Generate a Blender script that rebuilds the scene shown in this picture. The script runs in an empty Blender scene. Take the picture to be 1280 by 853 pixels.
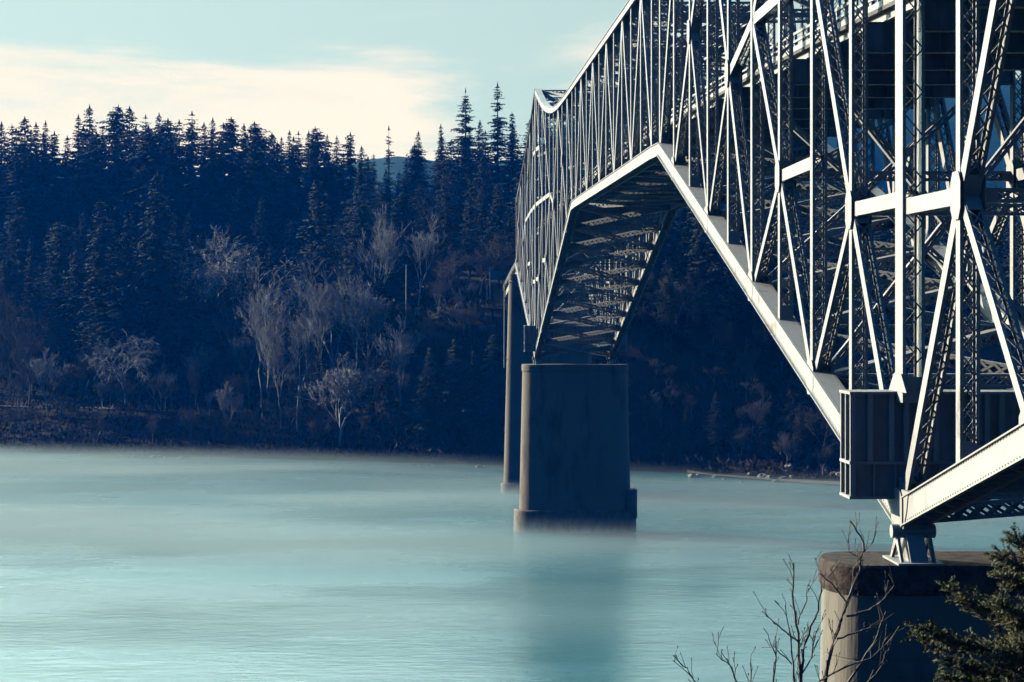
import bpy, math, random
from mathutils import Vector, Matrix, noise

# ------------------------------------------------------------------ camera, sky, sun, exposure
S = bpy.context.scene
C = S.collection
HC = 33.0                      # camera height above the water
F = 2423.0                     # focal length in photo pixels (1280 wide)
XL, XR = 17.06, 27.94          # the two truss planes
XC = (XL + XR) / 2

cam = bpy.data.cameras.new('camera')
camo = bpy.data.objects.new('camera', cam); C.objects.link(camo)
camo.location = (0, 0, HC); camo.rotation_euler = (math.radians(90), 0, 0)
cam.sensor_width = 36.0; cam.lens = F / 1280 * 36
cam.shift_x = (640 - 526) / 1280; cam.shift_y = (381 - 426.5) / 1280
cam.clip_start = 0.5; cam.clip_end = 6000
S.camera = camo

SUN_EL, SUN_AZ = 17.0, 27.0    # azimuth measured from -X towards +Y
ce = math.cos(math.radians(SUN_EL))
SD = Vector((-math.cos(math.radians(SUN_AZ)) * ce, math.sin(math.radians(SUN_AZ)) * ce, math.sin(math.radians(SUN_EL))))
sun = bpy.data.lights.new('sun', 'SUN'); sun.energy = 4.6; sun.angle = math.radians(0.5); sun.color = (1.0, 0.93, 0.80)
suno = bpy.data.objects.new('sun', sun); C.objects.link(suno)
suno.rotation_euler = (-SD).to_track_quat('-Z', 'Y').to_euler(); suno.location = (-60, 60, 120)

W = bpy.data.worlds.new('World'); S.world = W; W.use_nodes = True
nt = W.node_tree; nt.nodes.clear()
def nd(t, ty, **kw):
    n = t.nodes.new(ty)
    for k, v in kw.items(): setattr(n, k, v)
    return n
def lk(t, a, b): t.links.new(a, b)
def mth(t, op, a, b=None, c=None, clamp=False):
    n = nd(t, 'ShaderNodeMath', operation=op); n.use_clamp = clamp
    for i, v in enumerate((a, b, c)):
        if v is None: continue
        if isinstance(v, (int, float)): n.inputs[i].default_value = v
        else: lk(t, v, n.inputs[i])
    return n.outputs[0]
def mixc(t, f, a, b, bt='MIX'):
    n = nd(t, 'ShaderNodeMix', data_type='RGBA', blend_type=bt)
    for i, v in ((0, f), (6, a), (7, b)):
        if isinstance(v, (int, float)): n.inputs[i].default_value = v
        elif isinstance(v, tuple): n.inputs[i].default_value = v if len(v) == 4 else v + (1,)
        else: lk(t, v, n.inputs[i])
    return n.outputs[2]
def sstep(t, v, lo, hi):
    n = nd(t, 'ShaderNodeMapRange', interpolation_type='SMOOTHSTEP')
    lk(t, v, n.inputs[0]); n.inputs[1].default_value = lo; n.inputs[2].default_value = hi
    return n.outputs[0]
sky = nd(nt, 'ShaderNodeTexSky', sky_type='NISHITA', sun_disc=False, sun_elevation=math.radians(SUN_EL),
         sun_rotation=math.radians(-(90 - SUN_AZ)), altitude=50, air_density=1.0, dust_density=0.6, ozone_density=1.5)
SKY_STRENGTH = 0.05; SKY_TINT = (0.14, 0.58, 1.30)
tc = nd(nt, 'ShaderNodeTexCoord')
mp = nd(nt, 'ShaderNodeMapping'); mp.inputs['Scale'].default_value = (5.5, 5.5, 34); mp.inputs['Location'].default_value = (1.3, 0.2, 0.35)
lk(nt, tc.outputs['Generated'], mp.inputs[0])
ns = nd(nt, 'ShaderNodeTexNoise'); ns.inputs['Scale'].default_value = 1.0; ns.inputs['Detail'].default_value = 8; ns.inputs['Roughness'].default_value = 0.58; ns.inputs['Distortion'].default_value = 0.5
lk(nt, mp.outputs[0], ns.inputs[0])
sep = nd(nt, 'ShaderNodeSeparateXYZ'); lk(nt, tc.outputs['Generated'], sep.inputs[0])
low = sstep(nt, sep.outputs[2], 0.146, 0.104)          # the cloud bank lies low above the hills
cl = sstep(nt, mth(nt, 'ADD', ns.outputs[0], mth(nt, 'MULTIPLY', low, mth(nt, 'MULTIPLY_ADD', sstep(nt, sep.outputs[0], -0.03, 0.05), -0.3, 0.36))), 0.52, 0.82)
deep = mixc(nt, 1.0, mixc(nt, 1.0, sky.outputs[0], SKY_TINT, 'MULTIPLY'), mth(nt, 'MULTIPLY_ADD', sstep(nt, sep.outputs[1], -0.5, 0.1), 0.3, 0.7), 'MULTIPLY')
# bright veil added to northern sky; the rest tinted, rear dimmed, to deepen shade
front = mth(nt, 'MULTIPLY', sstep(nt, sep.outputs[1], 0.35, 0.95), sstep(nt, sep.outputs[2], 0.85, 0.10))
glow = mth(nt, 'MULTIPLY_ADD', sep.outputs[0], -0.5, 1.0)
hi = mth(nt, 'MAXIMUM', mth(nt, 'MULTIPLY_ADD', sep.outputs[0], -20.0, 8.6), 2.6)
glow = mth(nt, 'MULTIPLY', glow, mth(nt, 'MULTIPLY_ADD', sstep(nt, sep.outputs[2], 0.16, 0.32), hi, 1.0))   # added brightness in the unseen sky above the view, to lift the water
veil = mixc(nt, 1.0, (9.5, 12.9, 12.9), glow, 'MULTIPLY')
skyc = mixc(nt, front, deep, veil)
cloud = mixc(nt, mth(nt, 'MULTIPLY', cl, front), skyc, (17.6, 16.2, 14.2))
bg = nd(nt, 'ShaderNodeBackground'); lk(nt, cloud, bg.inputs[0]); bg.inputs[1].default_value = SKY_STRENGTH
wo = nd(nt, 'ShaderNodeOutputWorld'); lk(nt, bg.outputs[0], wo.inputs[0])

vs = S.view_settings
vs.view_transform = 'Standard'; vs.look = 'None'; vs.gamma = 1; vs.exposure = 0.25; vs.use_curve_mapping = False
S.render.engine = 'CYCLES'
cy = S.cycles
cy.use_denoising = True; cy.max_bounces = 6; cy.diffuse_bounces = 0; cy.glossy_bounces = 3; cy.transmission_bounces = 2
cy.volume_bounces = 0; cy.transparent_max_bounces = 6; cy.caustics_reflective = False; cy.caustics_refractive = False
cy.sample_clamp_indirect = 4

# ------------------------------------------------------------------ materials
def mat(name, col, rough=0.7, vary=None, scale=1.0, bump=0.0, bscale=20, spec=0.3, stretch=(1, 1, 1), lo=0.4, hi=0.62):
    m = bpy.data.materials.new(name); m.use_nodes = True
    t = m.node_tree; b = t.nodes['Principled BSDF']
    b.inputs['Roughness'].default_value = rough; b.inputs['Specular IOR Level'].default_value = spec
    tcn = nd(t, 'ShaderNodeTexCoord'); mpn = nd(t, 'ShaderNodeMapping'); mpn.inputs['Scale'].default_value = stretch
    lk(t, tcn.outputs['Object'], mpn.inputs[0])
    if vary:
        n = nd(t, 'ShaderNodeTexNoise'); n.inputs['Scale'].default_value = scale; n.inputs['Detail'].default_value = 8
        n.inputs['Roughness'].default_value = 0.65
        lk(t, mpn.outputs[0], n.inputs[0])
        lk(t, mixc(t, sstep(t, n.outputs[0], lo, hi), col, vary), b.inputs['Base Color'])
    else: b.inputs['Base Color'].default_value = col + (1,)
    if bump:
        n2 = nd(t, 'ShaderNodeTexNoise'); n2.inputs['Scale'].default_value = bscale; n2.inputs['Detail'].default_value = 6
        lk(t, mpn.outputs[0], n2.inputs[0])
        bp = nd(t, 'ShaderNodeBump'); bp.inputs['Strength'].default_value = bump; bp.inputs['Distance'].default_value = 0.1
        lk(t, n2.outputs[0], bp.inputs['Height']); lk(t, bp.outputs[0], b.inputs['Normal'])
    return m
M = {}
M['paint'] = mat('weathered_paint', (0.63, 0.62, 0.58), 0.5, (0.50, 0.49, 0.45), 0.9, 0.05, 30, stretch=(1, 1, 0.5), lo=0.5, hi=0.75)
M['paint_dull'] = mat('dull_paint', (0.56, 0.58, 0.57), 0.6, (0.36, 0.37, 0.37), 0.8, 0.05, 30, stretch=(1, 1, 0.4))
for key in ('paint',):
    t = M[key].node_tree; b = t.nodes['Principled BSDF']; src = b.inputs['Base Color'].links[0].from_socket
    tcn = nd(t, 'ShaderNodeTexCoord'); n = nd(t, 'ShaderNodeTexNoise'); n.inputs['Scale'].default_value = 0.55; n.inputs['Detail'].default_value = 9; n.inputs['Roughness'].default_value = 0.72
    lk(t, tcn.outputs['Object'], n.inputs[0]); lk(t, mixc(t, mth(t, 'MULTIPLY', sstep(t, n.outputs[0], .57, .68), .6), src, (0.30, 0.17, 0.10)), b.inputs['Base Color'])
M['deck'] = mat('deck_concrete', (0.22, 0.21, 0.20), 0.85, (0.14, 0.135, 0.13), 0.5)
M['concrete'] = mat('pier_concrete', (0.345, 0.305, 0.245), 0.9, (0.17, 0.15, 0.12), 0.55, 0.35, 3.0, stretch=(1, 1, 0.25), lo=0.50, hi=0.72)
M['cap'] = mat('stained_concrete', (0.15, 0.105, 0.08), 0.95, (0.05, 0.037, 0.030), 2.2, 0.45, 9.0)
M['wet'] = mat('wet_concrete', (0.36, 0.32, 0.27), 0.7, (0.20, 0.18, 0.16), 0.9, 0.3, 4.0, stretch=(1, 1, 0.4))
M['needle'] = mat('fir_needles', (0.042, 0.062, 0.040), 0.75, (0.075, 0.085, 0.050), 0.25, lo=0.4, hi=0.7)
M['needle_blue'] = mat('spruce_needles', (0.036, 0.058, 0.046), 0.75, (0.06, 0.08, 0.055), 0.3)
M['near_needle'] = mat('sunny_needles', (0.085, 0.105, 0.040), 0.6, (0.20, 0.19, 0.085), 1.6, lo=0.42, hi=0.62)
M['needle_lit'] = mat('lightened_needles', (0.085, 0.115, 0.065), 0.75, (0.05, 0.075, 0.045), 0.4)  # lighter copy of the needles, brightening the firs shaded on the bank
M['sapling'] = mat('sapling_bark', (0.30, 0.27, 0.24), 0.85, (0.17, 0.15, 0.13), 6.0)
M['bark'] = mat('dark_bark', (0.085, 0.065, 0.052), 0.95, (0.13, 0.10, 0.08), 3.0)
M['pale_twig'] = mat('pale_twig', (0.70, 0.68, 0.62), 0.9, (0.55, 0.53, 0.48), 1.0)
M['brown_twig'] = mat('brown_twig', (0.22, 0.185, 0.155), 0.9, (0.15, 0.125, 0.105), 1.0)
M['grey_twig'] = mat('grey_twig', (0.24, 0.225, 0.195), 0.9, (0.15, 0.14, 0.12), 1.0)
M['ivy'] = mat('ivy_leaf', (0.13, 0.155, 0.06), 0.7, (0.08, 0.11, 0.04), 2.0)
M['rock'] = mat('pale_rock', (0.48, 0.47, 0.43), 0.9, (0.28, 0.27, 0.25), 1.5, 0.5, 4)
M['gravel'] = mat('gravel', (0.26, 0.245, 0.22), 0.95, (0.13, 0.12, 0.11), 2.5, 0.9, 2.0)
M['earth'] = mat('forest_floor', (0.030, 0.030, 0.022), 0.95, (0.055, 0.045, 0.034), 0.06, 0.6, 0.7)
M['path'] = mat('dry_grass_path', (0.25, 0.20, 0.14), 0.95, (0.15, 0.12, 0.09), 0.5)
M['asphalt'] = mat('asphalt', (0.055, 0.055, 0.056), 0.9, (0.04, 0.04, 0.04), 1.0)
M['brush'] = mat('bank_brush', (0.036, 0.036, 0.028), 0.9, (0.075, 0.062, 0.048), 0.15)
M['teal_sign'] = mat('green_sign', (0.01, 0.16, 0.14), 0.5)
M['orange'] = mat('orange_sign', (0.62, 0.16, 0.05), 0.5)
M['ridge'] = mat('ridge_forest_hazed', (0.02, 0.13, 0.14), 0.95, (0.04, 0.17, 0.18), 0.02, 0.8, 0.15)  # teal of distant haze put into the ridge's base colour

# water: teal silty river with small wind ripples and smoother slicks
m = bpy.data.materials.new('river_water'); m.use_nodes = True; t = m.node_tree; b = t.nodes['Principled BSDF']
b.inputs['IOR'].default_value = 1.333; b.inputs['Specular IOR Level'].default_value = 0.5
tcn = nd(t, 'ShaderNodeTexCoord')
def wn(scale, sx, sy, det=4, rough=0.55):
    mpn = nd(t, 'ShaderNodeMapping'); mpn.inputs['Scale'].default_value = (sx, sy, 1); lk(t, tcn.outputs['Object'], mpn.inputs[0])
    n = nd(t, 'ShaderNodeTexNoise'); n.inputs['Scale'].default_value = scale; n.inputs['Detail'].default_value = det
    n.inputs['Roughness'].default_value = rough; lk(t, mpn.outputs[0], n.inputs[0]); return n.outputs[0]
slick = sstep(t, wn(0.035, 0.55, 1.0, 5, 0.6), 0.40, 0.62)
lk(t, mixc(t, slick, (0.026, 0.215, 0.275), (0.045, 0.225, 0.265)), b.inputs['Base Color'])
mr = nd(t, 'ShaderNodeMapRange'); lk(t, slick, mr.inputs[0]); mr.inputs[3].default_value = 0.30; mr.inputs[4].default_value = 0.20
lk(t, mr.outputs[0], b.inputs['Roughness'])
hgt = mth(t, 'ADD', mth(t, 'MULTIPLY', wn(0.9, 0.45, 1.0, 5), 0.75), mth(t, 'MULTIPLY', wn(0.16, 0.5, 1.0, 3), 1.1))
bp = nd(t, 'ShaderNodeBump'); bp.inputs['Distance'].default_value = 0.30
mr2 = nd(t, 'ShaderNodeMapRange'); lk(t, slick, mr2.inputs[0]); mr2.inputs[3].default_value = 0.36; mr2.inputs[4].default_value = 0.15
lk(t, mr2.outputs[0], bp.inputs['Strength']); lk(t, hgt, bp.inputs['Height']); lk(t, bp.outputs[0], b.inputs['Normal'])
M['water'] = m

# ------------------------------------------------------------------ mesh helpers
class MB:
    def __init__(s): s.v = []; s.f = []
    def bar(s, p0, p1, u, wu, wv, off=(0, 0, 0)):
        a = Vector(p1) - Vector(p0); L = a.length
        if L < 1e-5: return
        a /= L; u = Vector(u); u = u - a * u.dot(a)
        if u.length < 1e-4: u = a.orthogonal()
        u.normalize(); w = a.cross(u)
        p0 = Vector(p0) + Vector(off); p1 = Vector(p1) + Vector(off)
        U = u * (wu / 2); V = w * (wv / 2); n = len(s.v)
        for p in (p0, p1):
            for q in (p - U - V, p + U - V, p + U + V, p - U + V): s.v.append(q[:])
        s.f += [(n, n + 3, n + 2, n + 1), (n + 4, n + 5, n + 6, n + 7), (n, n + 1, n + 5, n + 4), (n + 1, n + 2, n + 6, n + 5), (n + 2, n + 3, n + 7, n + 6), (n + 3, n, n + 4, n + 7)]
    def box(s, x0, x1, y0, y1, z0, z1):
        n = len(s.v)
        s.v += [(x0, y0, z0), (x1, y0, z0), (x1, y1, z0), (x0, y1, z0), (x0, y0, z1), (x1, y0, z1), (x1, y1, z1), (x0, y1, z1)]
        s.f += [(n, n + 3, n + 2, n + 1), (n + 4, n + 5, n + 6, n + 7), (n, n + 1, n + 5, n + 4), (n + 1, n + 2, n + 6, n + 5), (n + 2, n + 3, n + 7, n + 6), (n + 3, n, n + 4, n + 7)]
    def tube(s, pts, rad, k=5):
        base = None
        for i, p in enumerate(pts):
            p = Vector(p); d = Vector(pts[min(i + 1, len(pts) - 1)]) - Vector(pts[max(i - 1, 0)])
            if d.length < 1e-6: d = Vector((0, 0, 1))
            d.normalize(); u = d.orthogonal().normalized() if abs(d.z) > 0.95 else d.cross(Vector((0, 0, 1))).normalized()
            w = d.cross(u); n = len(s.v)
            for j in range(k):
                a = 2 * math.pi * j / k; s.v.append((p + (u * math.cos(a) + w * math.sin(a)) * rad[i])[:])
            if base is not None:
                for j in range(k): s.f.append((base + j, base + (j + 1) % k, n + (j + 1) % k, n + j))
            base = n
        s.f.append(tuple(range(base, base + k)))
    def quad(s, a, b_, c, d):
        n = len(s.v); s.v += [a, b_, c, d]; s.f.append((n, n + 1, n + 2, n + 3))
    def prism(s, poly, x0, x1):             # poly of (y, z), extruded along X
        n = len(s.v); k = len(poly)
        s.v += [(x0, y, z) for y, z in poly] + [(x1, y, z) for y, z in poly]
        s.f += [tuple(range(n, n + k)), tuple(range(n + 2 * k - 1, n + k - 1, -1))]
        for i in range(k): j = (i + 1) % k; s.f.append((n + i, n + k + i, n + k + j, n + j))
    def rings(s, rings, cap=True):
        base = len(s.v); k = len(rings[0])
        for r in rings: s.v += r
        for i in range(len(rings) - 1):
            for j in range(k):
                a = base + i * k + j; b2 = base + i * k + (j + 1) % k
                s.f.append((a, b2, b2 + k, a + k))
        if cap: s.f.append(tuple(base + j for j in reversed(range(k)))); s.f.append(tuple(base + (len(rings) - 1) * k + j for j in range(k)))
    def mesh(s, name, m, smooth=False):
        me = bpy.data.meshes.new(name); me.from_pydata(s.v, [], s.f); me.materials.append(m)
        if smooth: me.polygons.foreach_set('use_smooth', [True] * len(me.polygons))
        me.update(); return me
    def build(s, name, m, parent=None, smooth=False):
        return place(name, s.mesh(name, m, smooth), parent)
def place(name, me, parent=None, loc=None):
    o = bpy.data.objects.new(name, me); C.objects.link(o)
    if parent is not None:
        o.parent = parent
        if loc is None and parent.type == 'EMPTY': o.matrix_parent_inverse = Matrix.Translation(parent.location).inverted()
    return o
def thing(name, label, cat, loc=(0, 0, 0), rz=0, group=None, sc=(1, 1, 1)):
    o = bpy.data.objects.new(name, None); C.objects.link(o); o.location = loc; o.rotation_euler = (0, 0, rz); o.scale = sc
    o.empty_display_size = 0.5
    return tag(o, label, cat, group)
def tag(o, label, cat, group=None):
    o['label'] = label; o['category'] = cat
    if group: o['group'] = group
    return o
def struct(o): o['kind'] = 'structure'; return o
def stuff(o): o['kind'] = 'stuff'; return o
def lerp(a, b_, f): return a + (b_ - a) * f
def interp(x, pts):
    if x <= pts[0][0]: return pts[0][1]
    for (a, va), (b2, vb) in zip(pts, pts[1:]):
        if x <= b2: return lerp(va, vb, (x - a) / (b2 - a))
    return pts[-1][1]

# ------------------------------------------------------------------ the setting: river, terrain, ridges
def shore(x):
    return interp(x, [(-700, 560), (-250, 478), (-94, 434), (-30, 414), (20, 396), (50, 380), (77, 359), (110, 345), (200, 318), (420, 265), (800, 200)])
def ground(x, y):
    s = y - shore(x)
    s += 3.0 * noise.noise(Vector((x * 0.03, y * 0.03, 0))) if s > 3 else 0
    if s <= 0: return max(-3.0, s * 0.25)
    left = interp(s, [(0, 0), (8, 3.5), (20, 8.6), (36, 9.4), (85, 26), (160, 54), (320, 64), (500, 50)])
    right = interp(s, [(0, 0), (10, 10), (22, 32.0), (50, 36.0), (160, 54), (320, 60), (500, 50)])
    far = interp(s, [(0, 0), (14, 3.0), (40, 17), (100, 30), (160, 36), (320, 48), (500, 46)])
    f = min(1, max(0, (x + 25) / 32)); f = f * f * (3 - 2 * f)
    g = min(1, max(0, (x - 45) / 30)); g = g * g * (3 - 2 * g)
    z = lerp(lerp(left, right, f), far, g)
    return z + 0.8 * noise.noise(Vector((x * 0.08, y * 0.08, 3)))
bm = MB()
xs = [-1300, -1000, -760, -600, -480, -380] + [-300 + 5 * i for i in range(121)] + [380, 480, 620, 800, 1000, 1300]
svals = [-70, -40, -20, -8, -2, 0, 2, 5, 8, 11, 14, 18, 22, 26, 30, 36, 42, 50, 60, 70, 80, 95, 110, 130, 150, 175, 200, 240, 300, 400, 520, 700]
nx = len(xs)
for sv in svals:
    for x in xs:
        y = shore(x) + sv; bm.v.append((x, y, ground(x, y)))
for i in range(len(svals) - 1):
    for j in range(nx - 1):
        a = i * nx + j; bm.f.append((a, a + 1, a + nx + 1, a + nx))
struct(bm.build('far_bank_ground', M['earth'], smooth=True))
bm = MB()
def near_ground(x, y): return interp(y, [(-60, 33.2), (-4, 32.0), (3, 31.2), (12, 27.5), (30, 18.5), (52, 6), (62, 1.2), (72, -3)]) + 0.3 * noise.noise(Vector((x * .2, y * .2, 0)))
ys = [-60, -40, -20, -8, -4, 0, 3, 6, 9, 12, 16, 20, 25, 30, 36, 42, 48, 52, 57, 62, 67, 72]; xs2 = [-500, -300, -150] + [-80 + 5 * i for i in range(33)] + [150, 300, 500]
for y in ys:
    for x in xs2: bm.v.append((x, y, near_ground(x, y)))
k = len(xs2)
for i in range(len(ys) - 1):
    for j in range(k - 1): a = i * k + j; bm.f.append((a, a + 1, a + k + 1, a + k))
struct(bm.build('near_bank_ground', M['earth'], smooth=True))
bm = MB(); bm.quad((-1300, -60, 0), (1300, -60, 0), (1300, 800, 0), (-1300, 800, 0))
struct(bm.build('river_water', M['water']))
bm = MB(); bm.quad((-1300, -60, -3.4), (1300, -60, -3.4), (1300, 1100, -3.4), (-1300, 1100, -3.4))
struct(bm.build('river_bed', M['earth']))
def ridge(name, y0, prof, depth):
    bm = MB(); rows = 5; xs = [-900 + 12 * i for i in range(151)]
    for r in range(rows):
        for x in xs:
            h = interp(x, prof) * (1, 0.86, 0.62, 0.35, 0)[r] + (3.0 * noise.noise(Vector((x * .05, r * 3, 1))) + 2.0 * noise.noise(Vector((x * .17, r * 3, 5)))) * (r < 4)
            bm.v.append((x, y0 - depth * (0, .2, .45, .7, 1)[r], max(0, h)))
    k = len(xs)
    for i in range(rows - 1):
        for j in range(k - 1): a = i * k + j; bm.f.append((a, a + 1, a + k + 1, a + k))
    struct(bm.build(name, M['ridge'], smooth=True))
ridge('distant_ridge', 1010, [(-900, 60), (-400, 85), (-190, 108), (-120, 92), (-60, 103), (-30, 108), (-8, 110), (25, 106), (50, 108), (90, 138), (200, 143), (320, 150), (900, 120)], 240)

# gravel bar and dry path on the far bank (thin sheets that follow the ground)
def strip(name, m, pts, w, lift=0.12):
    bm = MB(); n = 0
    for i, (x, s0) in enumerate(pts):
        ww = w if not isinstance(w, list) else w[i]
        for q in (-1, 0, 1):
            y = shore(x) + s0 + q * ww / 2; z = ground(x, y)
            bm.v.append((x, y, max(z, 0.05) + lift))
    for i in range(len(pts) - 1):
        for q in range(2): a = i * 3 + q; bm.f.append((a, a + 3, a + 4, a + 1))
    return struct(bm.build(name, m, smooth=True))
strip('gravel_bar', M['gravel'], [(52, 0), (56, -2), (62, -3), (70, -4), (78, -4), (86, -3), (96, -1)], [1, 3, 5, 7, 7, 6, 2], 0.22)
strip('riverside_path', M['path'], [(-130 + 4 * i, 24 + 1.0 * math.sin(i * .7)) for i in range(20)], 3.5, 0.15)

# ------------------------------------------------------------------ the bridge
Y0 = 67.6; PM = 7.55; PA = 57.4 / 8; YMID = 175.4
def yk(k):                                   # half-panel station -> Y along the near half
    return Y0 + PM * k + (0.4 if k > 0 else 0) if k >= 0 else Y0 + PA * k
ZT = {0: 31.2, 1: 29.3, 2: 27.6, 3: 26.3, 4: 25.3, 5: 24.6, 6: 24.2, 7: 24.05, 8: 24.0, 9: 24.0,
      -1: 28.9, -2: 26.9, -3: 25.0, -4: 23.3, -5: 21.8, -6: 20.3, -7: 19.0, -8: 17.75}
def zb(k): return HC + (-7.3 + 18.2 * k / 9 if k >= 0 else -7.3 + 14.4 * (-k) / 8)
def zt(k): return HC + ZT[k]
def zdeck(y): return HC + 13.1 - 1.7e-4 * (y - 175.4) ** 2
MID = {1: 3.7, 3: 6.0, 5: 12.6, 7: 17.0, -1: 3.4, -3: 6.3, -5: 10.2, -7: 13.7}
bridge = thing('truss_bridge', 'long steel cantilever truss bridge in pale paint crossing the misty river', 'bridge', (XC, YMID, 0))

def laced(bm, p0, p1, w, d, u=(1, 0, 0), pitch=0.62, cross=False, tie=0.9, lw=0.052, faces=(1, -1)):
    """Two solid side plates (at +-w/2 along u, d deep) joined by flat lacing bars on both open faces."""
    p0 = Vector(p0); p1 = Vector(p1); a = p1 - p0; L = a.length; a /= L
    u = Vector(u); u = (u - a * u.dot(a)).normalized(); v = a.cross(u)
    for sgn in (-1, 1):
        o = u * (sgn * w / 2)
        bm.bar(p0, p1, u, 0.035, d, o)
        for q in (-1, 1):
            bm.bar(p0, p1, u, 0.085, 0.03, o - u * (sgn * 0.056) + v * (q * (d / 2 - 0.012)))
    for q in faces:
        o = v * (q * (d / 2 + 0.012)); iw = w / 2 - 0.05
        e = min(tie, L * 0.2)
        for s0 in (0, L - e): bm.bar(p0 + a * s0, p0 + a * (s0 + e), u, w - 0.05, 0.02, o)
        n = max(2, int((L - 2 * e) / pitch)); st = (L - 2 * e) / n
        for i in range(n):
            s0 = e + i * st; g = 1 if i % 2 else -1
            bm.bar(p0 + a * s0 + u * (g * iw) + o, p0 + a * (s0 + st) - u * (g * iw) + o, v, 0.016, lw)
            if cross: bm.bar(p0 + a * s0 - u * (g * iw) + o * 1.03, p0 + a * (s0 + st) + u * (g * iw) + o * 1.03, v, 0.014, lw)
def gusset(bm, x, y, z, h, l, w):
    for sg in (-1, 1):
        X = x + sg * (w / 2 + 0.09)
        bm.prism([(y - l / 2, z - h * .28), (y - l * .28, z - h / 2), (y + l * .28, z - h / 2), (y + l / 2, z - h * .28), (y + l / 2, z + h * .28), (y + l * .28, z + h / 2), (y - l * .28, z + h / 2), (y - l / 2, z + h * .28)], X - .012, X + .012)
def mir(y, far): return 2 * YMID - y if far else y
TW = 0.60
def member(name, x, a, b_, w=TW, d=0.5, cross=True, gus=(), pitch=0.68):
    bm = MB(); laced(bm, (x, a[0], a[1]), (x, b_[0], b_[1]), w, d, cross=cross, pitch=pitch)
    for (y, z, h, l) in gus: gusset(bm, x, y, z, h, l, w)
    return bm.build(name, M['paint'], bridge)
def rivets(bm, x, a, b_, d, w, st=.28):
    A = Vector((x, a[0], a[1])); B = Vector((x, b_[0], b_[1])); L = (B - A).length; ax = (B - A) / L; up = Vector((0, 0, 1)) - ax * ax.z; up.normalize()
    for i in range(int(L / st)):
        for q in (-d / 2 + .07, d / 2 - .09, -d / 2 + .15):
            p = A + ax * (i * st) + up * q - Vector((w / 2 + .025, 0, 0)); bm.bar(p, p - Vector((.022, 0, 0)), up, .045, .045)
YB = 140.8; NS = 10; PS = (2 * YMID - 2 * YB) / NS
def chord_run(name, x, pts, w, d, lat):
    bm = MB()
    for (a, b_) in zip(pts, pts[1:]):
        dv = Vector((0, b_[0] - a[0], b_[1] - a[1])).normalized() * 0.25
        p0 = Vector((x, a[0], a[1])); p1 = Vector((x, b_[0], b_[1]))
        for sg in (-1, 1):
            bm.bar(p0, p1, (1, 0, 0), 0.05, d, (sg * w / 2, 0, 0))
        up = Vector((0, 0, 1)) - dv.normalized() * dv.normalized().z; up.normalize()
        bm.bar(p0, p1, (1, 0, 0), w + 0.22, 0.05, up * (d / 2 - 0.03))
        for sg in (-1, 1):   # bottom flange angles, lacing between
            bm.bar(p0, p1, (1, 0, 0), 0.16, 0.05, up * (-d / 2 + 0.03) + Vector((sg * (w / 2 + 0.05), 0, 0)))
        L = (p1 - p0).length; n = int(L / 0.7); ax = (p1 - p0) / L
        for i in range(n):
            g = 1 if i % 2 else -1
            q0 = p0 + ax * (i * L / n) - up * (d / 2 - 0.02) + Vector((g * (w / 2 - .03), 0, 0)); q1 = p0 + ax * ((i + 1) * L / n) - up * (d / 2 - 0.02) - Vector((g * (w / 2 - .03), 0, 0))
            bm.bar(q0, q1, up, 0.02, 0.1)
    if name == 'bottom_chord' and pts[0][0] < 70 and x == XL:
        for a, b_ in zip(pts, pts[1:]): rivets(bm, x, a, b_, d, w)
    return bm.build(name, M['paint'], bridge)
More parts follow.
